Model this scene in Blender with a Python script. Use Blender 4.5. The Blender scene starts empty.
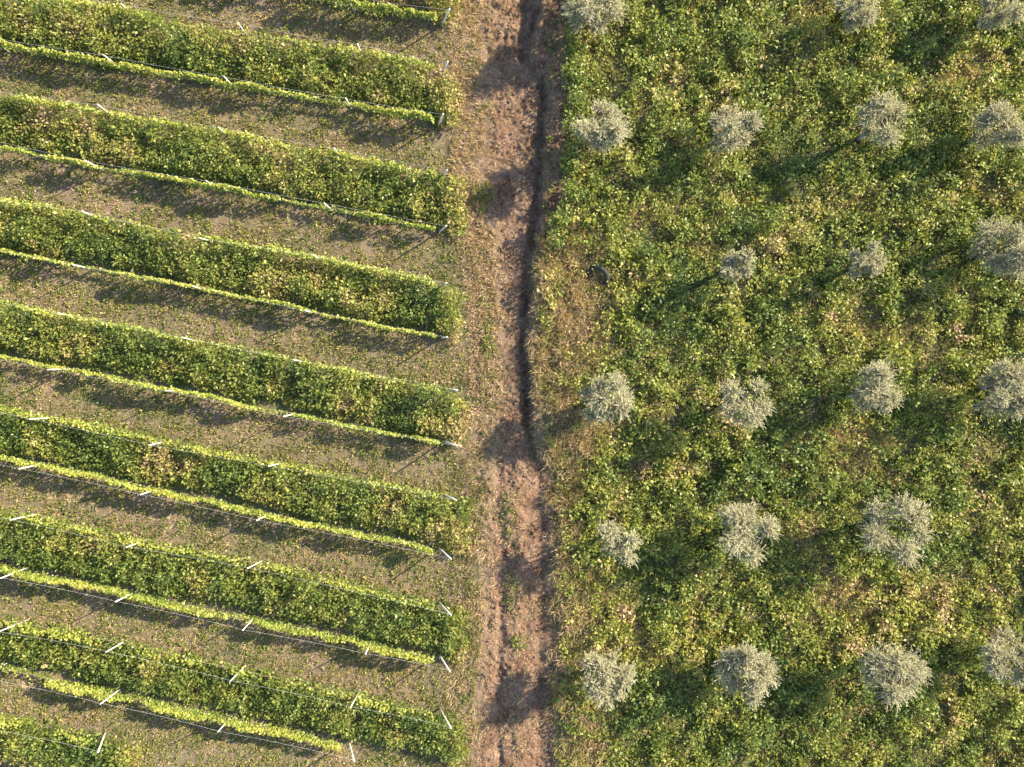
import bpy, math, random
import numpy as np
from mathutils import Vector

rng = np.random.default_rng(7)
random.seed(7)
PI = math.pi
S = 20.5                      # ground pixels of the survey per metre
CAM_H = 34.6
CX, CY = 512.0, 383.5
scn = bpy.context.scene
COL = scn.collection

# ------------------------------------------------------------------ scene, light, camera
world = bpy.data.worlds.new("World"); scn.world = world; world.use_nodes = True
SUN_EL = math.radians(28.0)
SUN_AZ = math.atan2(0.894, 0.447)            # clockwise from +Y
wn = world.node_tree.nodes; wl = world.node_tree.links
sky = wn.new('ShaderNodeTexSky'); sky.sky_type = 'NISHITA'; sky.sun_disc = False
sky.sun_elevation = SUN_EL; sky.sun_rotation = SUN_AZ
bg = wn['Background']; bg.inputs['Strength'].default_value = 0.125
wl.new(sky.outputs['Color'], bg.inputs['Color'])
sl = bpy.data.lights.new('sun', 'SUN'); sl.energy = 5.0; sl.angle = math.radians(0.6); sl.color = (1.0, 0.86, 0.64)
so = bpy.data.objects.new('sun', sl); COL.objects.link(so)
sdir = Vector((0.894*math.cos(SUN_EL), 0.447*math.cos(SUN_EL), math.sin(SUN_EL)))
so.rotation_euler = sdir.to_track_quat('Z', 'Y').to_euler(); so.location = (30, 15, 30)
cam = bpy.data.cameras.new('camera'); co = bpy.data.objects.new('camera', cam); COL.objects.link(co)
cam.sensor_width = 36; cam.lens = 36*CAM_H*S/1024.0; cam.clip_end = 2000
co.location = (0, 0, CAM_H); co.rotation_euler = (0, 0, 0); scn.camera = co
vs = scn.view_settings
vs.view_transform = 'Standard'; vs.look = 'None'; vs.gamma = 1; vs.use_curve_mapping = False; vs.exposure = 1.97
scn.cycles.max_bounces = 6; scn.cycles.diffuse_bounces = 3; scn.cycles.transmission_bounces = 4
scn.cycles.use_denoising = True

# ------------------------------------------------------------------ numpy noise
def _hash(ix, iy, seed):
    n = (ix.astype(np.int64)*374761393 + iy.astype(np.int64)*668265263 + seed*1274126177) & 0x7fffffff
    n = ((n ^ (n >> 13))*1274126177) & 0x7fffffff
    return ((n ^ (n >> 16)) & 0xffffff)/float(0xffffff)
def vnoise(x, y, seed=0):
    ix = np.floor(x); iy = np.floor(y); fx = x-ix; fy = y-iy
    fx = fx*fx*(3-2*fx); fy = fy*fy*(3-2*fy)
    a = _hash(ix, iy, seed); b = _hash(ix+1, iy, seed); c = _hash(ix, iy+1, seed); d = _hash(ix+1, iy+1, seed)
    return (a*(1-fx)+b*fx)*(1-fy)+(c*(1-fx)+d*fx)*fy
def fbm(x, y, scale, seed=0, octs=3):
    s = np.zeros_like(x, dtype=float); a = 1.0; t = 0
    for o in range(octs):
        s += a*vnoise(x/scale*2**o+17.3*o, y/scale*2**o+5.1*o, seed+o); t += a; a *= 0.5
    return s/t
def sstep(a, b, x):
    t = np.clip((x-a)/(b-a), 0, 1); return t*t*(3-2*t)
def wx(px): return (np.asarray(px, float)-CX)/S
def wy(py): return -(np.asarray(py, float)-CY)/S
def gp(px, py, k):           # image point of something k times nearer the lens centre -> ground
    return wx(CX+(np.asarray(px, float)-CX)/k), wy(CY+(np.asarray(py, float)-CY)/k)

# ------------------------------------------------------------------ layout of the land
def curve_y(ys, xs):
    yw = wy(ys)[::-1]; xw = wx(xs)[::-1]
    return lambda y: np.interp(y, yw, xw)
left_edge = curve_y([-60, 0, 60, 100, 150, 190, 230, 260, 350, 420, 480, 550, 650, 700, 767, 830], [484, 484, 487, 492, 488, 484, 496, 500, 506, 502, 493, 490, 487, 482, 477, 474])
right_edge = curve_y([-60, 0, 100, 200, 240, 270, 350, 440, 480, 560, 650, 767, 830], [563, 564, 564, 561, 548, 538, 537, 545, 551, 554, 557, 556, 556])
gully = curve_y([-60, 0, 40, 55, 72, 90, 150, 200, 235, 300, 350, 400, 430, 450, 470, 560, 830], [536, 536, 534, 531, 541, 545, 543, 541, 533, 527, 527, 528, 531, 533, 539, 546, 546])
def gfade(y): return 1-sstep(wy(440), wy(478), -(-y)) if False else sstep(wy(478), wy(440), y)
def height(x, y):
    x = np.asarray(x, float); y = np.asarray(y, float)
    z = 0.10*(fbm(x, y, 5.0, 3, 2)-0.5) + 0.05*(fbm(x, y, 0.7, 9, 2)-0.5)
    near = sstep(-2.6, -1.4, x)*(1-sstep(2.2, 3.2, x))
    z += near*(0.17*(fbm(x, y, 0.60, 21, 2)-0.5)+0.13*(fbm(x, y, 0.19, 23, 2)-0.5)*(0.3+1.5*fbm(x, y, 1.4, 24, 2)))
    wob = 0.42*(fbm(x*0.3+3.3, y, 0.9, 31, 4)-0.5)
    d = x-gully(y)-wob
    gw = 0.07+0.36*fbm(x*0.4+1.3, y, 0.8, 37, 3)
    d = d + near*(0.22*(fbm(x, y, .32, 35, 2)-.5)+0.30*(fbm(x, y, 1.0, 36, 2)-.5))
    f = gfade(y)*(0.55+0.9*fbm(x*0+2.2, y, 1.9, 38, 2))
    z += 0.36*gfade(y)*sstep(-0.08, 0.34, d)
    z -= 0.30*f*np.exp(-((d+0.10)/gw)**2)*(0.6+0.8*fbm(x*0+9.1, y, 1.7, 39, 2))
    # second, older washed-out channel at the very top
    d2 = x-wx(523)-wob
    z -= 0.34*sstep(wy(80), wy(50), y)*np.exp(-(d2/0.24)**2)
    # low berm on the weedy side, eroded side runnels
    z += 0.05*f*np.exp(-((d-0.6)/0.5)**2)
    low = 1-f
    for cxp, wd, dp in ((500, 0.22, 0.10), (541, 0.26, 0.11)):
        dd = x-wx(cxp)-0.10*np.sin(y*0.5)
        z -= low*dp*np.exp(-(dd/wd)**2)
    z += low*0.07*np.exp(-((x-wx(519))/0.3)**2)
    z += low*0.10*sstep(-0.12, 0.40, x-wx(552)-1.5*wob)
    return z

RK = 1.036                     # vine tops stand about 1.2 m above the ground
ROWS = [  # (name, [(px,py) of the leafy top], base x of the end post, base x of the other posts)
 ('B0', [(330,-4),(370,3),(400,7),(429,11)], 441, [355,240,125,10]),
 ('A1', [(0,-14),(78,0),(125,8),(183,21),(240,28),(292,36),(350,47),(396,55),(428,63)], 440, [364,251,139,27]),
 ('B1', [(0,42),(57,52),(112,60),(167,70),(240,82),(292,90),(344,99),(396,110),(433,116)], 438, [352,237,124,10]),
 ('A2', [(0,94),(68,103),(141,117),(214,128),(240,134),(308,147),(344,154),(407,166),(436,171)], 440, [343,230,116,2]),
 ('B2', [(0,145),(39,153),(125,170),(188,180),(240,190),(287,199),(339,207),(386,218),(433,226)], 439, [333,219,105,-8]),
 ('A3', [(0,201),(37,205),(78,212),(136,223),(203,237),(240,243),(308,256),(365,266),(433,283)], 440, [324,216,103,-10]),
 ('B3', [(0,250),(52,260),(104,270),(146,278),(209,290),(240,297),(282,304),(334,316),(386,327),(438,336)], 441, [316,208,94,-18]),
 ('A4', [(0,303),(52,313),(115,325),(177,338),(240,350),(290,360),(350,372),(407,384),(443,389)], 443, [305,199,78,-30]),
 ('B4', [(0,357),(42,366),(104,377),(167,390),(206,397),(240,407),(282,413),(329,423),(386,434),(441,443)], 443, [297,185,71,-42]),
 ('A5', [(0,410),(47,420),(104,431),(162,443),(219,455),(271,465),(355,481),(407,491),(443,498)], 441, [283,171,58,-55]),
 ('B5', [(0,461),(52,470),(115,483),(156,493),(209,504),(240,511),(282,521),(334,533),(396,543),(438,554)], 438, [273,161,46,-66]),
 ('A6', [(0,515),(52,525),(104,538),(167,551),(235,563),(292,575),(355,589),(396,601),(441,611)], 438, [263,149,37,-75]),
 ('B6', [(0,571),(52,583),(89,589),(141,601),(193,614),(240,622),(303,635),(350,645),(402,657),(441,665)], 438, [372,256,139,29]),
 ('A7', [(0,626),(52,635),(115,648),(183,664),(235,675),(297,690),(355,701),(396,712),(441,721)], 439, [360,246,129,29]),
 ('B7', [(0,674),(63,691),(115,700),(167,714),(224,725),(292,740),(342,753)], 348, [234,122,9]),
 ('A8', [(0,724),(40,733),(90,744)], 105, [0]),
]
ORD = ['first','second','third','fourth','fifth','sixth','seventh','eighth','ninth','tenth','eleventh','twelfth','thirteenth','fourteenth','fifteenth','sixteenth']
ROWLINE = {}
XLEFT = -32.0
for nm, pts, ex, posts in ROWS:
    p = np.array(pts, float)
    X, Y = gp(p[:, 0], p[:, 1], RK)
    sl_ = (Y[min(2, len(Y)-1)]-Y[0])/(X[min(2, len(Y)-1)]-X[0])
    if nm == 'B0': sl_ = -0.175
    X = np.concatenate([[XLEFT], X]); Y = np.concatenate([[Y[0]+sl_*(XLEFT-X[1])], Y])
    xe = wx(ex); Y2 = Y[-1]+(-0.2)*(xe-X[-1])
    X = np.concatenate([X, [xe+0.001]]); Y = np.concatenate([Y, [Y2]])
    o = np.argsort(X); X, Y = X[o], Y[o]
    ROWLINE[nm] = (X, Y)
def row_y(nm, x): 
    X, Y = ROWLINE[nm]; y = np.interp(x, X, Y)
    return np.where(x > X[-1], Y[-1]-0.2*(x-X[-1]), y)

# weedy strips: (upper row, lower row, right end px)
BANDS = [('B0up', 'B0', 462), ('A1', 'B1', 463), ('A2', 'B2', 466), ('A3', 'B3', 467), ('A4', 'B4', 470), ('A5', 'B5', 472), ('A6', 'B6', 470), ('A7', 'B7', 466), ('A8', 'A8dn', 145)]
def band_lines(a, b, x):
    ya = row_y('B0', x)+2.6 if a == 'B0up' else row_y(a, x)
    yb = row_y('A8', x)-2.6 if b == 'A8dn' else row_y(b, x)
    return ya, yb

def in_band(x, y):            # 1 inside a weedy strip
    m = np.zeros_like(x)
    for a, b, xe in BANDS:
        ya, yb = band_lines(a, b, x)
        m = np.maximum(m, ((y < ya) & (y > yb) & (x < wx(xe))).astype(float))
    return m

# dry patches of the olive field, image px: x, y, rx, ry, amount
DRY = [(604,62,30,36,.5),(640,205,45,35,.5),(585,300,32,80,1.0),(575,440,30,70,.9),(600,350,30,40,.7),(630,275,40,30,.6),(690,62,30,30,.35),(805,62,40,30,.6),
       (850,205,45,35,.6),(870,330,40,35,.65),(900,300,30,60,.5),(860,440,45,35,.7),(725,335,35,25,.6),(985,195,40,25,.7),(800,20,30,25,.5),(945,95,40,35,.5),
       (690,600,50,40,.4),(600,600,40,55,.6),(640,640,35,30,.6),(690,690,35,25,.5),(590,725,35,45,.7),(850,590,50,30,.6),(800,540,40,30,.4),(930,600,40,30,.4),
       (880,720,50,30,.4),(660,480,40,25,.4),(960,470,40,30,.35),(1000,520,30,50,.4),(990,700,40,40,.4),(560,560,25,60,.8),(700,250,30,20,.5),(590,185,20,30,.3)]
def dryness(x, y):
    d = np.zeros_like(x)
    for px, py, rx, ry, a in DRY:
        q = ((x-wx(px))*S/rx)**2+((y-wy(py))*S/ry)**2
        d = np.maximum(d, a*np.exp(-q))
    d = d + 0.8*(fbm(x, y, 3.2, 55, 3)-0.54)
    return np.clip(.8*d, 0, 1)

# ------------------------------------------------------------------ materials
def new_mat(name):
    m = bpy.data.materials.new(name); m.use_nodes = True
    n = m.node_tree.nodes; n.clear(); return m, n, m.node_tree.links
def ramp(n, stops):
    r = n.new('ShaderNodeValToRGB'); e = r.color_ramp.elements
    while len(e) < len(stops): e.new(0.5)
    for k, (p, c) in enumerate(stops): e[k].position = p; e[k].color = (*c, 1)
    return r
def leaf_mat(name, stops, trans=0.35, gloss=0.06, rough=0.45):
    m, n, l = new_mat(name)
    at = n.new('ShaderNodeAttribute'); at.attribute_name = 'tone'
    r = ramp(n, stops); l.new(at.outputs['Fac'], r.inputs['Fac'])
    gi = n.new('ShaderNodeNewGeometry'); hs = n.new('ShaderNodeHueSaturation')
    mr = n.new('ShaderNodeMapRange'); mr.inputs['To Min'].default_value = 0.75; mr.inputs['To Max'].default_value = 1.25
    l.new(gi.outputs['Random Per Island'], mr.inputs['Value']); l.new(mr.outputs['Result'], hs.inputs['Value'])
    l.new(r.outputs['Color'], hs.inputs['Color'])
    d = n.new('ShaderNodeBsdfDiffuse'); t = n.new('ShaderNodeBsdfTranslucent'); g = n.new('ShaderNodeBsdfGlossy')
    g.inputs['Roughness'].default_value = rough; g.inputs['Color'].default_value = (0.9, 0.9, 0.85, 1)
    tc = n.new('ShaderNodeMix'); tc.data_type = 'RGBA'; tc.blend_type = 'MULTIPLY'; tc.inputs['Factor'].default_value = 1
    tc.inputs['B'].default_value = (1.25, 1.2, 0.45, 1)
    l.new(hs.outputs['Color'], tc.inputs['A']); l.new(hs.outputs['Color'], d.inputs['Color']); l.new(tc.outputs['Result'], t.inputs['Color'])
    m1 = n.new('ShaderNodeMixShader'); m1.inputs[0].default_value = trans
    l.new(d.outputs[0], m1.inputs[1]); l.new(t.outputs[0], m1.inputs[2])
    m2 = n.new('ShaderNodeMixShader'); m2.inputs[0].default_value = gloss
    l.new(m1.outputs[0], m2.inputs[1]); l.new(g.outputs[0], m2.inputs[2])
    o = n.new('ShaderNodeOutputMaterial'); l.new(m2.outputs[0], o.inputs['Surface'])
    return m
WEED = leaf_mat('weed_leaf', [(0, (.045,.078,.022)), (.25, (.088,.128,.027)), (.5, (.165,.195,.034)), (.68, (.255,.25,.05)), (.84, (.36,.27,.14)), (1, (.27,.165,.11))], 0.34, 0.018)
COVER = leaf_mat('cover_crop_leaf', [(0, (.050,.085,.022)), (.25, (.095,.135,.028)), (.5, (.165,.190,.036)), (.68, (.25,.235,.055)), (.84, (.33,.25,.125)), (1, (.25,.16,.10))], 0.34, 0.018)
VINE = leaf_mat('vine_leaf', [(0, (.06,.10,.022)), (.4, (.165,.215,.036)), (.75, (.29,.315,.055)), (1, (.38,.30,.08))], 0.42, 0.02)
STRAW = leaf_mat('grass_blade', [(0, (.06,.10,.024)), (.3, (.17,.18,.055)), (.55, (.34,.28,.155)), (1, (.47,.35,.235))], 0.32, 0.015)
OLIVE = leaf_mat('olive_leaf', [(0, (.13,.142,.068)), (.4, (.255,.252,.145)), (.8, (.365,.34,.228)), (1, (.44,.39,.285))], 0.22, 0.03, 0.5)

def noise_node(n, l, co_, scale, detail=4, rough=0.6):
    t = n.new('ShaderNodeTexNoise'); t.inputs['Scale'].default_value = scale; t.inputs['Detail'].default_value = detail; t.inputs['Roughness'].default_value = rough
    l.new(co_, t.inputs['Vector']); return t.outputs['Fac']
def ground_mat():
    m, n, l = new_mat('earth')
    tc = n.new('ShaderNodeTexCoord').outputs['Object']
    def attr(nm):
        a = n.new('ShaderNodeAttribute'); a.attribute_name = nm; return a.outputs['Fac']
    def mix(f, a, b):
        x = n.new('ShaderNodeMix'); x.data_type = 'RGBA'; l.new(f, x.inputs['Factor'])
        l.new(a, x.inputs['A']); l.new(b, x.inputs['B']); return x.outputs['Result']
    n1 = noise_node(n, l, tc, 1.3); n2 = noise_node(n, l, tc, 7, 5, .7); n3 = noise_node(n, l, tc, 26, 4, .7)
    tan = ramp(n, [(.25, (.105,.070,.050)), (.5, (.20,.142,.103)), (.75, (.32,.238,.175))]); l.new(n3, tan.inputs['Fac'])
    red = ramp(n, [(.2, (.085,.050,.034)), (.42, (.165,.103,.070)), (.6, (.265,.178,.122)), (.85, (.39,.29,.205))])
    mm = n.new('ShaderNodeMath'); mm.operation = 'ADD'; mm.inputs[1].default_value = -0.28
    m3 = n.new('ShaderNodeMath'); m3.operation = 'MULTIPLY'; m3.inputs[1].default_value = 0.55; l.new(n3, m3.inputs[0])
    m4 = n.new('ShaderNodeMath'); m4.operation = 'ADD'; l.new(n2, m4.inputs[0]); l.new(m3.outputs[0], m4.inputs[1]); l.new(m4.outputs[0], mm.inputs[0])
    l.new(mm.outputs[0], red.inputs['Fac'])
    grn = ramp(n, [(.3, (.05,.065,.025)), (.55, (.10,.12,.04)), (.8, (.18,.17,.075))]); l.new(n3, grn.inputs['Fac'])
    c0 = noise_node(n, l, tc, 0.9, 5, .65); dk = ramp(n, [(.36, (.62,.53,.48)), (.58, (1,1,1))]); l.new(c0, dk.inputs['Fac'])
    mu = n.new('ShaderNodeMix'); mu.data_type = 'RGBA'; mu.blend_type = 'MULTIPLY'; mu.inputs['Factor'].default_value = 1
    l.new(red.outputs['Color'], mu.inputs['A']); l.new(dk.outputs['Color'], mu.inputs['B'])
    c = mix(attr('bare'), tan.outputs['Color'], mu.outputs['Result'])
    gm = n.new('ShaderNodeMath'); gm.operation = 'MULTIPLY'; gr = ramp(n, [(.36, (0,0,0)), (.54, (1,1,1))]); l.new(n2, gr.inputs['Fac'])
    l.new(attr('green'), gm.inputs[0]); l.new(gr.outputs['Color'], gm.inputs[1])
    c = mix(gm.outputs[0], c, grn.outputs['Color'])
    b = n.new('ShaderNodeBsdfPrincipled'); b.inputs['Roughness'].default_value = 0.95; b.inputs['Specular IOR Level'].default_value = 0.15
    l.new(c, b.inputs['Base Color'])
    bp = n.new('ShaderNodeBump'); bp.inputs['Strength'].default_value = 1.0; bp.inputs['Distance'].default_value = 0.10
    sm = n.new('ShaderNodeMath'); sm.operation = 'ADD'; l.new(n3, sm.inputs[0]); l.new(n2, sm.inputs[1]); l.new(sm.outputs[0], bp.inputs['Height'])
    l.new(bp.outputs['Normal'], b.inputs['Normal'])
    o = n.new('ShaderNodeOutputMaterial'); l.new(b.outputs[0], o.inputs['Surface'])
    return m
EARTH = ground_mat()
def plain_mat(name, c1, c2, scale, rough=0.8, stretch=(1, 1, 1), bump=0.3):
    m, n, l = new_mat(name)
    tc = n.new('ShaderNodeTexCoord'); mp = n.new('ShaderNodeMapping'); mp.inputs['Scale'].default_value = stretch
    l.new(tc.outputs['Object'], mp.inputs['Vector'])
    f = noise_node(n, l, mp.outputs['Vector'], scale)
    r = ramp(n, [(.3, c1), (.7, c2)]); l.new(f, r.inputs['Fac'])
    b = n.new('ShaderNodeBsdfPrincipled'); b.inputs['Roughness'].default_value = rough
    l.new(r.outputs['Color'], b.inputs['Base Color'])
    bp = n.new('ShaderNodeBump'); bp.inputs['Strength'].default_value = bump; bp.inputs['Distance'].default_value = 0.02
    l.new(f, bp.inputs['Height']); l.new(bp.outputs['Normal'], b.inputs['Normal'])
    o = n.new('ShaderNodeOutputMaterial'); l.new(b.outputs[0], o.inputs['Surface'])
    return m
POSTM = plain_mat('weathered_post', (.36,.32,.27), (.62,.58,.52), 9, .85, (6, 6, 1))
BARK = plain_mat('olive_bark', (.11,.09,.07), (.24,.20,.16), 12, .9, (3, 3, 1))
VBARK = plain_mat('vine_bark', (.09,.06,.045), (.18,.13,.10), 14, .9)
WIREM = plain_mat('galvanised_wire', (.50,.50,.50), (.70,.70,.70), 20, .45, bump=0.05)
RUBBER = plain_mat('old_rubber', (.006,.007,.007), (.016,.017,.017), 8, .8)

# ------------------------------------------------------------------ mesh helpers
def make_mesh(name, V, F, mat, tone=None, parent=None, smooth=False, vattrs=None):
    """V (n,3) F (m,k) -> one linked mesh object"""
    me = bpy.data.meshes.new(name)
    V = np.ascontiguousarray(V, dtype=np.float32); F = np.ascontiguousarray(F, dtype=np.int32)
    k = F.shape[1]
    me.vertices.add(len(V)); me.vertices.foreach_set('co', V.ravel())
    me.loops.add(F.size); me.loops.foreach_set('vertex_index', F.ravel())
    me.polygons.add(len(F)); me.polygons.foreach_set('loop_start', np.arange(0, F.size, k, dtype=np.int32))
    if smooth: me.polygons.foreach_set('use_smooth', np.ones(len(F), dtype=bool))
    me.update(calc_edges=True)
    if tone is not None:
        a = me.attributes.new('tone', 'FLOAT', 'FACE'); a.data.foreach_set('value', np.ascontiguousarray(tone, dtype=np.float32))
    for nm, v in (vattrs or {}).items():
        a = me.attributes.new(nm, 'FLOAT', 'POINT'); a.data.foreach_set('value', np.ascontiguousarray(v, dtype=np.float32))
    me.materials.append(mat)
    o = bpy.data.objects.new(name, me); COL.objects.link(o)
    if parent is not None: o.parent = parent
    return o
def empty(name, loc):
    o = bpy.data.objects.new(name, None); COL.objects.link(o); o.location = loc; o.empty_display_size = 0.2; return o
def tag(o, label, cat, group=None, kind=None):
    o['label'] = label; o['category'] = cat
    if group: o['group'] = group
    if kind: o['kind'] = kind
    return o
def unit(a): return a/np.maximum(np.linalg.norm(a, axis=-1, keepdims=True), 1e-9)
def leaves(C, D, N, L, W, fold=0.25):
    """leaf blades: C base points, D direction, N up normal"""
    D = unit(D); N = unit(N-(N*D).sum(1, keepdims=True)*D); T = np.cross(D, N)
    L = L[:, None]; W = W[:, None]
    a = C; b = C+D*L*0.45+T*W*0.5+N*W*fold; c = C+D*L-N*L*0.08; d = C+D*L*0.45-T*W*0.5+N*W*fold
    V = np.stack([a, b, c, d], 1).reshape(-1, 3)
    F = np.arange(len(V)).reshape(-1, 4)
    return V, F
def blades(C, D, L, W):
    n = len(C); D = unit(D); r = rng.normal(size=(n, 3)); T = unit(np.cross(D, r))*W[:, None]*0.5
    V = np.stack([C-T, C+T, C+D*L[:, None]], 1).reshape(-1, 3)
    return V, np.arange(len(V)).reshape(-1, 3)
def plants(px, py, h, nl, L, spread, tone, tvar=0.08, up=0.5, wr=0.55, base=0.25):
    """bushy leafy weeds: each plant nl leaves distributed from base*h to h; returns leaf arrays"""
    n = len(px); z0 = height(px, py)
    idx = np.repeat(np.arange(n), nl); m = len(idx)
    az = rng.uniform(0, 2*PI, m); t = rng.uniform(0, 1, m)
    rad = spread[idx]*np.sqrt(rng.uniform(0, 1, m))*0.6
    zz = h[idx]*(base+(1-base)*t)*(1-0.35*(rad/np.maximum(spread[idx], 1e-6))**2)
    C = np.stack([px[idx]+rad*np.cos(az), py[idx]+rad*np.sin(az), z0[idx]+zz], 1)
    az2 = az+rng.normal(0, 0.8, m)
    el = rng.normal(0.15, 0.45, m)+0.15
    D = np.stack([np.cos(az2)*np.cos(el), np.sin(az2)*np.cos(el), np.sin(el)], 1)
    N = np.stack([rng.normal(0, up, m), rng.normal(0, up, m), np.ones(m)], 1)
    LL = L[idx]*rng.uniform(0.6, 1.3, m)
    V, F = leaves(C, D, N, LL, LL*wr*rng.uniform(.8, 1.2, m))
    tn = np.clip(tone[idx]+rng.normal(0, tvar, m), 0, 1)
    return V, F, tn
def joinVF(parts):
    Vs, Fs, Ts, o = [], [], [], 0
    for V, F, T in parts:
        Vs.append(V); Fs.append(F+o); Ts.append(T); o += len(V)
    return np.concatenate(Vs), np.concatenate(Fs), np.concatenate(Ts)
def tube(P, R, k=8, cap=True):
    P = np.asarray(P, float); R = np.asarray(R, float); n = len(P)
    T = unit(np.gradient(P, axis=0)); ref = np.array([0.31, 0.87, 0.2]); A = unit(np.cross(T, ref)); B = np.cross(T, A)
    th = np.linspace(0, 2*PI, k, endpoint=False)
    V = (P[:, None]+R[:, None, None]*(np.cos(th)[None, :, None]*A[:, None]+np.sin(th)[None, :, None]*B[:, None])).reshape(-1, 3)
    F = []
    for i in range(n-1):
        for j in range(k):
            F.append((i*k+j, i*k+(j+1) % k, (i+1)*k+(j+1) % k, (i+1)*k+j))
    V = list(V)
    if cap:
        for i, rev in ((0, True), (n-1, False)):
            c = len(V); V.append(P[i])
            for j in range(0, k, 2):
                q = (c, i*k+j, i*k+(j+1) % k, i*k+(j+2) % k); F.append(q[::-1] if rev else q)
    return np.array(V), np.array(F)
def join_tubes(ts):
    V, F, _ = joinVF([(v, f, np.zeros(len(f))) for v, f in ts]); return V, F

# ------------------------------------------------------------------ the ground, one continuous grid cut into three
def geo(a, b, n): return a*(b/a)**np.linspace(0, 1, n)
xs = np.concatenate([-geo(34, 600, 16)[::-1], np.arange(-33.8, -2.6, 0.17), np.arange(-2.6, 3.2, 0.045), np.arange(3.2, 33.9, 0.17), geo(34, 600, 16)])
ys = np.concatenate([-geo(24, 600, 16)[::-1], np.arange(-23.9, 23.95, 0.052), geo(24, 600, 16)])
GX, GY = np.meshgrid(xs, ys, indexing='ij')
GZ = height(GX, GY)
nxv, nyv = GX.shape
V = np.stack([GX.ravel(), GY.ravel(), GZ.ravel()], 1)
gx, gy = V[:, 0], V[:, 1]
wob = 0.55*(fbm(gx, gy, 0.9, 71, 3)-0.5)
le = left_edge(gy); re_ = right_edge(gy)
bare = sstep(-0.35, 0.25, gx-le+wob)*(1-sstep(-0.25, 0.3, gx-re_+wob))
band = in_band(gx, gy)
grn = np.where(gx < le, 0.35+0.9*(fbm(gx, gy, 1.6, 81, 3)-0.4), 1.5-1.2*dryness(gx, gy))
# headland just left of the track carries less green
grn = grn*(1-.75*sstep(-2.2, -1.2, gx-le)*(gx < le+.3))
grn = np.clip(np.maximum(grn, 0.9*band), 0, 1)*(1-bare)
grn += 0.8*bare*sstep(wy(490), wy(515), gy)*0
bare = np.maximum(bare, 0.55*sstep(-0.9, 0.0, gx-le)*(gx < 0)*fbm(gx, gy, 0.7, 91, 3)*1.2)
bare = np.maximum(bare, 0.6*(gx > 0)*(1-sstep(1.0, 3.5, gx-re_)))
bare = np.maximum(bare, .35*(gx > re_))
vat = {'bare': np.clip(bare, 0, 1), 'green': grn}
I = np.arange(nxv*nyv).reshape(nxv, nyv)
Q = np.stack([I[:-1, :-1], I[1:, :-1], I[1:, 1:], I[:-1, 1:]], -1).reshape(-1, 4)
fc = V[Q].mean(1)
fw = 0.5*(fbm(fc[:, 0], fc[:, 1], 0.9, 71, 3)-0.5)
fl = fc[:, 0]-left_edge(fc[:, 1])+fw; fr = fc[:, 0]-right_edge(fc[:, 1])+fw
cls = np.where(fl < 0, 0, np.where(fr < 0, 1, 2))
for k, nm, lab, cat in ((0, 'vineyard_ground', 'dry mown earth between the trellised vine rows', 'ground'),
                        (1, 'dirt_track', 'bare reddish dirt track with a washed-out gully between vineyard and olive field', 'track'),
                        (2, 'field_ground', 'earth under the weeds of the olive field', 'ground')):
    q = Q[cls == k]; u, inv = np.unique(q, return_inverse=True)
    o = make_mesh(nm, V[u], inv.reshape(-1, 4), EARTH, smooth=True, vattrs={a: b[u] for a, b in vat.items()})
    tag(o, lab, cat, kind='structure')

# ------------------------------------------------------------------ scatter helper
def scatter(x0, x1, y0, y1, dens, keep):
    n = int((x1-x0)*(y1-y0)*dens)
    x = rng.uniform(x0, x1, n); y = rng.uniform(y0, y1, n)
    p = keep(x, y); k = rng.uniform(0, 1, n) < p
    return x[k], y[k]

# ------------------------------------------------------------------ weeds of the olive field
def field_mask(x, y):
    r = right_edge(y); w = 0.7*(fbm(x, y, 1.1, 33, 3)-0.5)
    return sstep(-0.25, 0.25, x-r-0.15+w)
parts = []
# knee-high broad leaved clumps
def keep1(x, y):
    side = sstep(wy(490), wy(455), y)*(1-sstep(wy(262), wy(235), y))*(1-sstep(wx(575), wx(618), x+2.2*(fbm(x, y, 1.2, 98, 3)-.5)))*(.45+.55*sstep(.40, .52, fbm(x, y, .9, 97, 2)))
    return field_mask(x, y)*(1-0.80*sstep(0.25, 0.65, dryness(x, y)))*(1-.95*side)*np.where(y < wy(485), .15+.85*sstep(.1, 1.3, x-right_edge(y)+1.8*(fbm(x, y, 1.1, 96, 3)-.5)), 1)
x, y = scatter(1.2, 27.5, -21, 21, 27, keep1)
x, y = x[(kk := fbm(x, y, .55, 99, 2) > .40)], y[kk]
clump = fbm(x, y, 1.5, 101, 3); d = dryness(x, y)
clump = .6*clump+.4*fbm(x, y, .6, 103, 2)
h = np.clip(0.32+3.0*(clump-0.40)+rng.normal(0, .14, len(x)), 0.10, 1.25)*(1-0.5*d)
edge = (1-sstep(.5, 1.3, x-right_edge(y)))*sstep(wy(255), wy(215), y)
h += 0.45*edge*(fbm(x, y, .8, 104, 2)*1.4)+.25*(1-sstep(.4, 1.0, x-right_edge(y)))*(y < wy(490))
tone = 0.37+0.55*(fbm(x, y, 2.6, 111, 3)-0.45)+0.35*(fbm(x, y, 0.8, 113, 2)-0.5)+0.35*d+rng.normal(0, .07, len(x))+.24*sstep(.58, .72, fbm(x, y, 1.1, 117, 3))
parts.append(plants(x, y, h, 13, rng.uniform(.10, .20, len(x)), rng.uniform(.20, .38, len(x)), tone, 0.045))
x, y = scatter(1.6, 4.0, wy(250), 20, 24, lambda x, y: sstep(-.05, .15, x-right_edge(y))*(1-sstep(.6, 1.0, x-right_edge(y)))*np.clip(2.4*fbm(x, y, .9, 106, 2)-.25, 0, 1))
parts.append(plants(x, y, rng.uniform(.70, 1.25, len(x)), 16, rng.uniform(.11, .2, len(x)), rng.uniform(.2, .34, len(x)), np.clip(rng.normal(.36, .16, len(x)), 0, 1), .09))
V_, F_, T_ = joinVF(parts)
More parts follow.
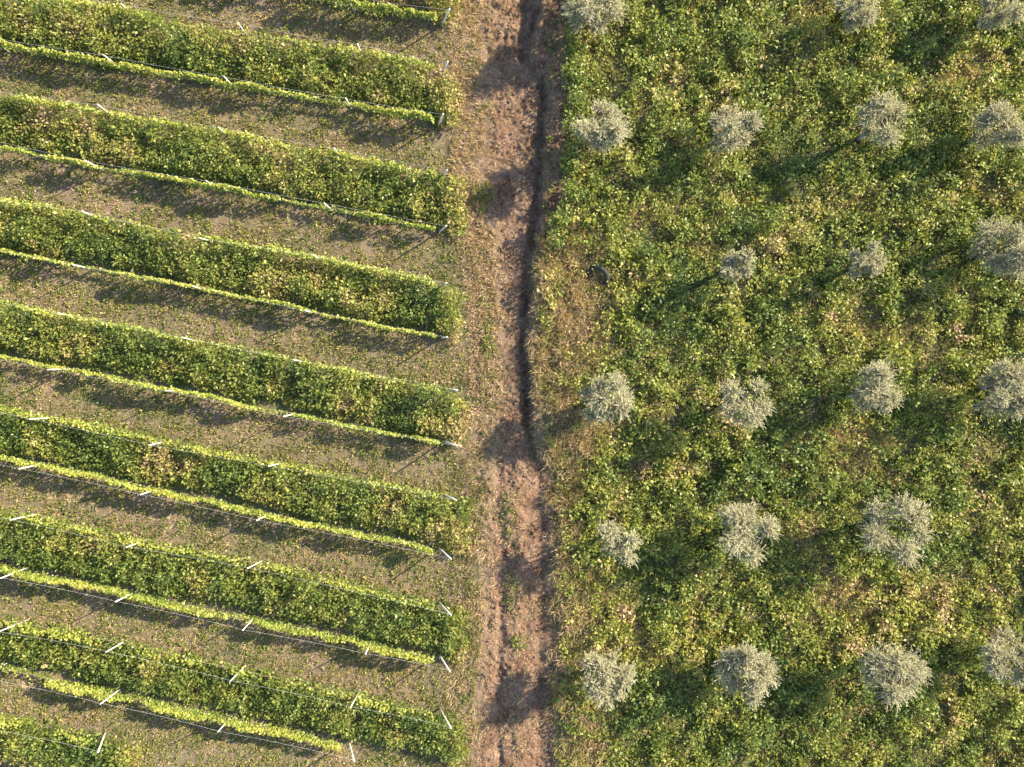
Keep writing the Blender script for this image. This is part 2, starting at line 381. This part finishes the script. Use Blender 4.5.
tag(make_mesh('broadleaf_weeds', V_, F_, WEED, T_), 'dense knee-high green broadleaf weeds covering the olive field', 'weeds', kind='stuff')
# lower, yellowing growth that fills the gaps
x, y = scatter(1.2, 27.5, -21, 21, 24, lambda x, y: field_mask(x, y)*(1-.75*(y < wy(235))*(y > wy(480))*(1-sstep(wx(590), wx(612), x))))
d = dryness(x, y)
tone = 0.50+0.28*d+0.4*(fbm(x, y, 1.3, 121, 3)-0.5)+rng.normal(0, .10, len(x))+.18*sstep(.56, .68, fbm(x, y, 1.3, 127, 3))
V_, F_, T_ = plants(x, y, np.clip(rng.normal(.16, .05, len(x)), .05, .4)*(1+0.6*d), 9, rng.uniform(.07, .15, len(x)), rng.uniform(.12, .28, len(x)), np.clip(tone, 0, 1), 0.07)
tag(make_mesh('low_weeds', V_, F_, WEED, T_), 'low yellowing undergrowth between the taller weeds of the olive field', 'weeds', kind='stuff')
# dry standing grass of the field side
x, y = scatter(1.0, 27.5, -21, 21, 46, lambda x, y: field_mask(x, y)*np.clip(0.16+1.1*sstep(.15, .6, dryness(x, y))+0.8*(x < 3.6), 0, 1)*np.clip(1-sstep(wy(240), wy(205), y)*(x < 3)*.7, 0, 1))
def grass(x, y, nb, hmin, hmax, tone, tv, w=0.02, lean=0.5, sp=0.12):
    n = len(x); idx = np.repeat(np.arange(n), nb); m = len(idx)
    X = x[idx]+rng.normal(0, sp*0.5, m); Y = y[idx]+rng.normal(0, sp*0.5, m)
    C = np.stack([X, Y, height(X, Y)-0.01], 1)
    la = rng.uniform(0, 2*PI, n)[idx]+rng.normal(0, .9, m)
    ll = np.abs(rng.normal(lean, .3, m))
    D = np.stack([np.cos(la)*ll, np.sin(la)*ll, np.ones(m)], 1)
    L = rng.uniform(hmin, hmax, m)
    V, F = blades(C, D, L, w*rng.uniform(.7, 1.5, m))
    return V, F, np.clip(tone[idx]+rng.normal(0, tv, m), 0, 1)
tone = 0.58+0.7*(fbm(x, y, 1.0, 131, 3)-0.45)+0.2*dryness(x, y)
V_, F_, T_ = grass(x, y, 7, .18, .50, tone, .15, 0.028, 0.9, .16)
def gside(x, y):
    e = x-gully(y)
    return sstep(.0, .35, e+.5*(fbm(x, y, .6, 141, 2)-.5))*(1-sstep(wx(578), wx(622), x+2.2*(fbm(x, y, 1.2, 142, 3)-.5)))*np.clip((y < wy(228))*.75, 0, 1)*np.clip(5*fbm(x, y, .62, 143, 3)-2.25, 0, 1)*np.clip(4*fbm(x, y, 2.1, 146, 2)-1.0, .15, 1)
x2, y2 = scatter(.4, 5.6, -21, 21, 75, gside)
t2 = 0.72+1.3*(fbm(x2, y2, .9, 144, 2)-.5)
hh2 = grass(x2, y2, 8, .30, .85, t2, .12, 0.026, 0.6, .12)
V_, F_, T_ = joinVF([(V_, F_, T_), hh2])
tag(make_mesh('dry_grass', V_, F_, STRAW, T_), 'straw-coloured dry grass in patches of the olive field', 'grass', kind='stuff')

# ------------------------------------------------------------------ green strips between paired vine rows
BL = ['at the top edge', 'topmost complete', 'second complete', 'third complete', 'fourth complete', 'fifth complete', 'sixth complete', 'seventh complete', 'in the bottom left corner']
for bi, (a, b, xe) in enumerate(BANDS):
    x0, x1 = XLEFT+2, float(wx(xe))
    n = int((x1-x0)*3.0*36)
    x = np.concatenate([rng.uniform(x0, x1, n), rng.uniform(x1-1.6, x1, 60)]); n = len(x); ya, yb = band_lines(a, b, x); yb = yb+.8*np.clip(fbm(x, x*0+bi*9., 1.3, 360, 3)-.35, 0, 1)*(x < x1-1.6)
    # past the posts the weeds keep going, and pinch in slightly
    t = rng.uniform(0, 1, n); y = ya+(yb-ya)*t
    wdt = ya-yb
    clump = fbm(x, y, 0.9, 200+bi, 3); big = fbm(x, y, 3.0, 300, 2)
    endw = sstep(x1-1.5, x1-0.2, x)
    prof = sstep(-0.12, 0.06, t)*(1-0.80*sstep(0.72, 0.97, t))
    prof = np.maximum(prof, endw*0.85)*(1-0.35*sstep(x1-0.4, x1, x+0.5*(clump-0.5)))
    h = np.clip((0.78+0.75*(clump-0.45)+0.9*(big-0.5)+0.75*(fbm(x, y, .42, 340, 2)-.5)+rng.normal(0, .11, n)), .15, 1.4)*prof*(1.2-0.40*t)+0.05
    tone = 0.34+0.45*(fbm(x, y, 2.2, 310, 3)-0.45)+.18*(rng.uniform(0, 1, n) < .05)+0.35*(fbm(x, y, 0.7, 320, 2)-0.5)+0.14*endw+.10*sstep(wy(330), wy(120), y)*(.4+1.2*fbm(x, y, 1.6, 350, 2))+rng.normal(0, .07, n)
    tone += 0.24*sstep(.52, .68, fbm(x, y, 1.9, 333, 3))
    k = (rng.uniform(0, 1, n) < np.clip(0.35+prof, 0, 1)) & (x < x1-1.7*fbm(x*.3, y, .6, 345, 2)+.75)
    x, y, h, tone = x[k], y[k], h[k], tone[k]
    V_, F_, T_ = plants(x, y, h, 13, rng.uniform(.08, .18, len(x)), rng.uniform(.15, .32, len(x)), np.clip(tone, 0, 1), 0.05, base=0.35)
    o = make_mesh('cover_crop', V_, F_, COVER, T_)
    tag(o, 'shaggy green weedy strip between two vine rows, ' + BL[bi], 'weeds', 'weedy strips between vine rows', 'stuff')

# ------------------------------------------------------------------ mown strips: short tufts and straw
def head(x, y): return .10+.90*sstep(1.4, 2.3, left_edge(y)-x)
def mown(x, y):
    return (1-in_band(x, y))*(1-sstep(-0.7, 0.1, x-left_edge(y)+0.5*(fbm(x, y, .8, 41, 2)-.5)))
x, y = scatter(XLEFT+4, -0.2, -21, 21, 50, lambda x, y: mown(x, y)*head(x, y)*np.clip(0.25+1.5*(fbm(x, y, 0.9, 401, 3)-0.25), 0, 1))
tone = 0.44+0.8*(fbm(x, y, 1.2, 411, 3)-0.45)+rng.normal(0, .12, len(x))
V_, F_, T_ = plants(x, y, np.clip(rng.normal(.08, .03, len(x)), .02, .2), 7, rng.uniform(.05, .115, len(x)), rng.uniform(.06, .16, len(x)), np.clip(tone, 0, 1), .12)
tag(make_mesh('mown_weeds', V_, F_, COVER, T_), 'short olive-green tufts sprouting on the mown brown strips', 'weeds', kind='stuff')
x, y = scatter(XLEFT+4, 0.5, -21, 21, 75, lambda x, y: mown(x, y)*np.clip(0.25+3.0*(fbm(x, y, .45, 421, 3)-0.38), 0, 1))
hl = sstep(-3.0, -2.0, x)
tone = 0.54+0.9*(fbm(x, y, 0.8, 431, 3)-0.5)+.15*sstep(-3.2, -2.2, x)
V_, F_, T_ = grass(x, y, 6, .07, .22, tone, .16, 0.024, 1.0, .13)
tag(make_mesh('mown_grass', V_, F_, STRAW, T_), 'short straw-coloured stubble on the mown strips and headland', 'grass', kind='stuff')
# taller grass of the headland, and the green tufts beside the track
def hd(x, y):
    r = left_edge(y)-x
    return sstep(0.0, 0.5, r+0.5*(fbm(x, y, .7, 43, 2)-.5))*(1-sstep(1.5, 2.1, r))*np.clip(0.35+1.4*(fbm(x, y, 1.3, 441, 3)-0.35), 0, 1)
x, y = scatter(-4.5, 0, -21, 21, 85, hd)
tone = 0.92+0.8*(fbm(x, y, 1.0, 451, 3)-0.5)-.38*sstep(wy(400), wy(480), -y*-1)*0-.42*(1-sstep(wy(470), wy(420), y))
V_, F_, T_ = grass(x, y, 8, .10, .36, tone, .16, 0.028, 0.8, .16)
tag(make_mesh('headland_grass', V_, F_, STRAW, T_), 'tufted dry grass along the vineyard side of the dirt track', 'grass', kind='stuff')
gpx = []
for (px, py, rx, ry, nn) in ((488,340,6,20,55),(482,197,12,17,60),(488,388,7,22,12),(484,300,7,20,10),(508,515,6,28,24),(512,590,8,22,18),(470,65,12,16,12),(478,392,10,18,8),(470,560,10,36,18),(472,640,8,36,16),(470,690,10,26,16),(486,120,8,18,10),(591,287,9,6,14),(603,290,8,5,10),(519,640,8,8,16),(548,180,8,40,30),(552,60,6,40,24)):
    a_ = rng.uniform(0, 2*PI, nn); r_ = np.sqrt(rng.uniform(0, 1, nn))
    gpx.append((px+rx*r_*np.cos(a_), py+ry*r_*np.sin(a_)))
x = wx(np.concatenate([g[0] for g in gpx])); y = wy(np.concatenate([g[1] for g in gpx]))
V_, F_, T_ = plants(x, y, rng.uniform(.06, .22, len(x)), 12, rng.uniform(.05, .12, len(x)), rng.uniform(.10, .25, len(x)), np.clip(rng.normal(.40, .14, len(x)), 0, 1), .10)
tag(make_mesh('green_tufts', V_, F_, WEED, T_), 'fresh green weed tufts along the wheel ruts and headland', 'weeds', kind='stuff')
def lit(x, y):
    r = x-left_edge(y); q = right_edge(y)-x
    inside = sstep(-.2, .2, r)*sstep(-.2, .1, q)
    ed = np.maximum(1-sstep(0, .6, r), (1-sstep(0, .5, q)))
    mid = np.exp(-((x-wx(517))/.28)**2)*(1-gfade(y))
    return inside*np.clip(.22+.75*ed+.8*mid+1.0*(fbm(x, y, .9, 471, 3)-.5), 0, 1)*(0.35+0.65*np.clip(1.6*fbm(x, y, .4, 473, 2)-.3, 0, 1))
x, y = scatter(-2.4, 3.0, -21, 21, 120, lit)
V_, F_, T_ = grass(x, y, 5, .06, .22, .74+.7*(fbm(x, y, .9, 475, 2)-.5), .2, .022, 1.6, .16)
tag(make_mesh('track_grass', V_, F_, STRAW, T_), 'straw litter and thin grass creeping over the edges of the dirt track', 'grass', kind='stuff')
x, y = scatter(-.6, 2.0, wy(480), wy(225), 70, lambda x, y: (1-sstep(.18, .45, np.abs(x-gully(y)-.28+.5*(fbm(x, y, .7, 481, 2)-.5))))*np.clip(2.4*fbm(x, y, .8, 482, 2)-.75, 0, 1))
V_, F_, T_ = grass(x, y, 6, .10, .34, .60+.7*(fbm(x, y, .9, 483, 2)-.5), .18, .024, 1.3, .14)
tag(make_mesh('bank_grass', V_, F_, STRAW, T_), 'dry grass hanging over the crumbling bank of the gully', 'grass', kind='stuff')
# clods and stones lying on the track
x, y = scatter(-2.2, 2.6, -21, 21, 70, lambda x, y: sstep(-.2, .2, x-left_edge(y))*(1-sstep(-.3, .1, x-right_edge(y)))*np.clip(fbm(x, y, .9, 461, 2)*1.5-.3, 0, 1))
n = len(x); r = np.abs(rng.normal(.018, .016, n))+.010
oct_ = np.array([[1,0,0],[0,1,0],[-1,0,0],[0,-1,0],[0,0,1],[0,0,-1]], float)
Vc = oct_[None]*(r[:, None, None]*rng.uniform(.6, 1.4, (n, 6, 1)))
Vc = Vc+np.stack([x, y, height(x, y)+r*.3], 1)[:, None]
Fo = np.array([[0,1,4],[1,2,4],[2,3,4],[3,0,4],[1,0,5],[2,1,5],[3,2,5],[0,3,5]])
F_ = (Fo[None]+6*np.arange(n)[:, None, None]).reshape(-1, 3)
o = make_mesh('soil_clods', Vc.reshape(-1, 3), F_, EARTH, vattrs={'bare': np.ones(n*6), 'green': np.zeros(n*6)})
tag(o, 'loose reddish clods scattered over the dirt track', 'clods', kind='stuff')

# ------------------------------------------------------------------ vine rows, posts and wires
def post_mesh(name, base, top, r0, r1):
    P = [np.array(base)+(np.array(top)-np.array(base))*t for t in (0, .33, .66, 1)]
    b = np.array(base); P = [p-b for p in P]
    Vp, Fp = tube(P, [r0, r0*.97, r1*1.02, r1], 8)
    o = make_mesh(name, Vp, Fp, POSTM); o.location = base; return o
for ri, (nm, pts, ex, posts) in enumerate(ROWS):
    X, Y = ROWLINE[nm]; xe = float(wx(ex))
    rn = ORD[ri]+' vine row from the top'
    thin = nm[0] == 'B'
    # ---- vine plants
    ln = xe-0.15-(XLEFT+2); dens = 420 if thin else 190
    m = int(ln*dens)
    x = rng.uniform(XLEFT+2, xe-0.15, m); yc = row_y(nm, x)
    ph = rng.uniform(0, 6)
    bump = .25+.75*vnoise(x/0.40, x*0+ri*7.7, 500+ri)**1.3; gap = fbm(x, x*0+ri*3.1, 1.6, 520+ri, 2)
    vig = np.clip(0.30+1.05*bump*np.clip(2.6*gap-.5, .15, 1.3), .15, 1.3)
    t = rng.uniform(0, 1, m)**(0.62 if thin else .75)
    zt = 0.30+(0.46+0.46*vig)*t
    hw = (0.045 if thin else 0.12)*(0.55+0.6*vig)*(1.0-0.35*t)
    # leaning shoots on the windward side
    yy = yc+rng.normal(0, 1, m)*hw*0.75+0.10*(vnoise(x/1.1, x*0, 540+ri)-.5)+.09*(vnoise(x/.37, x*0+4.4, 545+ri)-.5)*(t > .4)
    keep = rng.uniform(0, 1, m) < np.where(t < .45, .60, np.clip(vig*1.9-.75, 0.02, 1))
    x, yy, zt, t, vig = x[keep], yy[keep], zt[keep], t[keep], vig[keep]; m = len(x)
    C = np.stack([x, yy, height(x, yy)*0.5+zt], 1)
    az = rng.uniform(0, 2*PI, m); el = rng.normal(-.1, .5, m)
    D = np.stack([np.cos(az)*np.cos(el), np.sin(az)*np.cos(el), np.sin(el)], 1)
    N = np.stack([rng.normal(.25, .6, m), rng.normal(.1, .6, m), np.ones(m)], 1)
    L = rng.uniform(.075, .13, m)
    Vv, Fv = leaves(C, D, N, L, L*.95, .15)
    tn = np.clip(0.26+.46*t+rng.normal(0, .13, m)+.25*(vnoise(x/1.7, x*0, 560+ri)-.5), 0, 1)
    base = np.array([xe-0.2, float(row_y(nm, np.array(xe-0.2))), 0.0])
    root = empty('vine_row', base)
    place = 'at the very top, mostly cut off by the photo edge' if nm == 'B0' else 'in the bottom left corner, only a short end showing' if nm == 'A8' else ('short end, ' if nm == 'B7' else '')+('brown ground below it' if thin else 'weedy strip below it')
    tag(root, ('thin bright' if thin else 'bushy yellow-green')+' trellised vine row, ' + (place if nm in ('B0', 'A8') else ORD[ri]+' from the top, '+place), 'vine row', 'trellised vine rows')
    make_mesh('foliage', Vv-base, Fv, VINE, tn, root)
    # old wood: a cordon along the low wire with the stems it grows from
    xx = np.arange(XLEFT+2.5, xe-0.3, 0.45); yl = row_y(nm, xx)
    ts = [tube(np.stack([xx, yl+rng.normal(0, .02, len(xx)), 0.60+rng.normal(0, .02, len(xx))], 1), np.full(len(xx), .016), 6)]
    for xv in np.arange(XLEFT+2.8, xe-0.4, 0.9):
        yv = float(row_y(nm, np.array(xv))); zb = float(height(xv, yv))
        ts.append(tube([(xv+rng.normal(0, .03), yv, zb-.05), (xv+rng.normal(0, .03), yv+rng.normal(0, .03), .3), (xv, yv, .6)], [.03, .024, .018], 6))
    Vw, Fw = join_tubes(ts)
    make_mesh('cordon', Vw-base, Fw, VBARK, None, root, True)
    # ---- posts
    tops = []
    pl = [(ex, True)]+[(p, False) for p in posts]
    for k, (pxx, isend) in enumerate(pl):
        xb = float(wx(pxx)); yb_ = float(row_y(nm, np.array(xb))); zb = float(height(xb, yb_))
        hh = 1.95+rng.normal(0, .05)
        if isend: tp = (xb+(.80 if yb_ < 0 else .5)+rng.normal(0, .05), yb_+rng.normal(-.05, .05), zb+(1.9 if yb_ < 0 else 1.6))
        else: tp = (xb+rng.normal(0, .05), yb_+rng.normal(0, .05), zb+hh-(.3 if yb_ > 0 else 0))
        if pxx > -20:
            o = post_mesh('trellis_post', (xb, yb_, zb-.06), tp, .045 if isend else .032, .036 if isend else .026)
            o_lab = ('leaning pale end post beside the track on the ' if isend and nm not in ('B7', 'A8') else 'leaning pale end post of the ' if isend else 'upright pale post, %s from the right end, on the ' % ORD[k])+rn
            tag(o, o_lab, 'post', 'trellis posts of the vineyard')
        tops.append((tp[0], tp[1], tp[2]-.08))
    tops.append((XLEFT+2, float(row_y(nm, np.array(XLEFT+2))), 1.85))
    tops = np.array(sorted(tops))
    P = []
    for a, b in zip(tops[:-1], tops[1:]):
        for t_ in np.linspace(0, 1, 7)[:-1]:
            q = a+(b-a)*t_; q = q-np.array([0, 0, .10*4*t_*(1-t_)]); P.append(q)
    P.append(tops[-1])
    Vw, Fw = tube(P, np.full(len(P), .002), 5, False)
    tag(make_mesh('trellis_wire', Vw, Fw, WIREM), 'pale wire strung along the post tops of the '+rn, 'wire', 'trellis wires')

# ------------------------------------------------------------------ olive trees
OL = [  # px, py, diameter px (x, y), label
 (594,8,66,62,'silvery olive tree beside the track, cut off by the top edge of the photo'),
 (602,130,62,60,'loose grey-green olive tree beside the track, second one down'),
 (735,125,52,54,'compact silvery olive tree, upper one of the second column from the track'),
 (878,125,60,58,'silvery olive tree with ragged crown, second down in the third column from track'),
 (1000,125,60,52,'olive tree near the right edge of the photo, second down in the outermost column'),
 (735,265,38,38,'small round olive tree, smallest of the second column from the track'),
 (868,262,38,40,'small olive tree in the third column from the track, smallest of that column'),
 (1003,250,64,76,'tall-crowned olive tree touching the right edge above the middle of the photo'),
 (606,397,60,56,'grey-green olive tree beside the track at mid height of the photo'),
 (742,402,58,56,'open silvery olive tree with forked crown, second column, right of the photo centre'),
 (875,390,62,58,'spreading silvery olive tree right of the middle, third column from the track'),
 (1006,388,58,66,'pale olive tree cut by the right edge at mid height'),
 (618,540,56,54,'forked pale olive tree beside the dry grass, second lowest along the track'),
 (748,533,62,74,'large upright-oval olive tree in the second column from the track'),
 (890,527,76,76,'widest ring-like olive tree with a green gap in its middle, lower right'),
 (607,680,58,58,'dense rounded olive tree beside the track, lowest one along it'),
 (747,672,62,66,'dense olive tree, lowest in the second column from the track'),
 (890,670,76,66,'broad pale olive tree, lowest in the third column from the track'),
 (1010,662,54,60,'olive tree cut by the right edge near the bottom'),
 (862,6,56,44,'olive tree in the third column cut off by the top edge of the photo'),
 (1000,5,56,46,'olive tree in the upper right corner cut off by the top edge'),
]
SHAPES = {   # crowns whose plumes stand in a pattern one can make out: (x, y, relative height, size), y up
 (890,527): [(-.55,.55,.8,.30),(.15,.70,.9,.34),(.62,.48,.85,.32),(.82,-.12,.8,.30),(.25,-.66,.9,.38),(-.58,-.25,.75,.38),(-.15,-.45,.65,.28),(-.1,.1,.5,.18)],
 (742,402): [(-.62,.48,.9,.36),(.50,.66,.85,.32),(.60,-.20,.95,.36),(.12,-.58,1.,.40),(-.50,-.36,.8,.36),(.05,.15,.7,.24)],
 (878,125): [(-.58,.22,.9,.38),(-.12,.60,1.,.38),(.58,.48,.85,.34),(.12,-.60,.95,.40),(-.35,-.25,.75,.28),(.30,.10,.7,.26)],
 (618,540): [(-.42,.40,.9,.40),(.45,.10,.95,.36),(.32,-.62,.9,.34),(-.22,-.25,.85,.36)],
 (890,670): [(-.58,.38,.9,.40),(-.05,.50,1.,.42),(.55,.18,.9,.38),(.92,.10,.8,.24),(-.15,-.50,.95,.42),(.38,-.48,.8,.30),(-.62,-.20,.75,.32)],
}
def olive(px, py, dx, dy, label, seed):
    r = np.random.default_rng(seed)
    K = 1.07
    X, Y = gp(px, py, K); X = float(X); Y = float(Y); zb = float(height(X, Y))
    RX, RY = dx/S/K/2, dy/S/K/2; R = (RX+RY)/2
    Ht = 1.75+1.0*R + r.uniform(-.1, .15)
    root = empty('olive_tree', (X, Y, zb)); tag(root, label, 'olive tree', 'olive trees in the weedy field')
    nl = int(np.clip(round(4+R*3+r.integers(0, 2)), 5, 10))
    ts = [tube([(0, 0, -.1), (r.normal(0, .02), r.normal(0, .02), .3), (r.normal(0, .04), r.normal(0, .04), .62)], [.10+.03*R, .085+.02*R, .075+.02*R], 9)]
    a0 = r.uniform(0, 2*PI)
    C, D, T = [], [], []
    lobes = []
    for k in range(nl):
        a = a0+2*PI*k/nl+r.normal(0, .22); rr = r.uniform(.50, .80)
        lobes.append((a, rr*r.uniform(.9, 1.18), r.uniform(.5, 1.0)*Ht, r.uniform(.26, .40)))
    lobes.append((r.uniform(0, 6.28), .3, Ht*.9, .26))
    if R > 1.3: lobes.append((r.uniform(0, 6.28), .35, Ht*.9, .38))
    if (px, py) in SHAPES: lobes = [(math.atan2(v, u), math.hypot(u, v), h_*Ht, b_) for u, v, h_, b_ in SHAPES[(px, py)]]
    for (a, rr, hz, br) in lobes:
        ctr = np.array([RX*rr*math.cos(a), RY*rr*math.sin(a), hz])
        mid = ctr*np.array([.45, .45, .62])+np.array([0, 0, .25])
        ts.append(tube([(0, 0, .55), mid, ctr*np.array([.85, .85, .95])], [.05, .034, .014], 6))
        # shoots fan out from the limb
        ns = int(125*(br/.36)**2*max(.5, (R/1.4)))
        org = ctr*np.array([.8, .8, .88])
        dirs = unit(r.normal(size=(ns, 3))*np.array([1, 1, .75])+np.array([math.cos(a)*.55*rr, math.sin(a)*.55*rr, .45]))
        le_ = br*R*r.uniform(.6, 1.25, ns)
        st = org+r.normal(0, .25*br*R, (ns, 3))
        nlf = 32
        for j in range(nlf):
            tt = (j+.5)/nlf
            p = st+dirs*(le_*tt)[:, None]; p[:, 2] -= .12*le_*tt**2
            d_ = unit(dirs*1.0+r.normal(0, .55, (ns, 3)))
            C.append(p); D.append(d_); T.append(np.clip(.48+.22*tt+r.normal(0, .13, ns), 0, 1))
        for q in range(0, ns, 6):
            ts.append(tube([st[q], st[q]+dirs[q]*le_[q]*.55, st[q]+dirs[q]*le_[q]-np.array([0, 0, .1*le_[q]])], [.009, .006, .003], 4, False))
    C = np.concatenate(C); D = np.concatenate(D); T = np.concatenate(T)
    k = C[:, 2] > .35; C, D, T = C[k], D[k], T[k]; m = len(C)
    N = r.normal(0, .5, (m, 3))+np.array([.25, .12, .8])
    L = r.uniform(.045, .08, m)
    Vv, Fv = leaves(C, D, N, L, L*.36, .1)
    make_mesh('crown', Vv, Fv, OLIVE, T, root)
    Vt, Ft = join_tubes(ts)
    make_mesh('trunk', Vt, Ft, BARK, None, root, True)
for i, (px, py, dx, dy, lab) in enumerate(OL): olive(px, py, dx, dy, lab, 900+i)

# ------------------------------------------------------------------ the old tyre in the weeds
def tyre(px, py):
    X, Y = float(wx(px)), float(wy(py)); zb = float(height(X, Y))
    R, k, m = 0.50, 64, 14; V = []
    prof = []
    for j in range(m):                       # rounded carcass section, open towards the hub
        th = math.radians(-140+280*j/(m-1)); prof.append((math.cos(th)*.115, math.sin(th)*.125))
    prof += [(p[0]*.82-.01, p[1]*.82) for p in prof[::-1]]
    mm = len(prof)
    for i in range(k):
        a = 2*PI*i/k
        for j, (pr, pz) in enumerate(prof):
            lug = .018 if (i % 4 < 2 and pr > .07 and j < m) else 0
            V.append(((R+pr+lug)*math.cos(a), (R+pr+lug)*math.sin(a), pz))
    F = [(i*mm+j, ((i+1) % k)*mm+j, ((i+1) % k)*mm+(j+1) % mm, i*mm+(j+1) % mm) for i in range(k) for j in range(mm)]
    o = make_mesh('old_tyre', np.array(V), np.array(F), RUBBER)
    from mathutils import Matrix
    o.rotation_euler = Matrix.Rotation(math.radians(36), 4, Vector((1, -.75, 0)).normalized()).to_euler()
    o.location = (X-.05, Y-.1, zb+.14)
    tag(o, 'old black tyre lying tilted and overgrown in weeds beside the track', 'tyre')
tyre(597, 277)
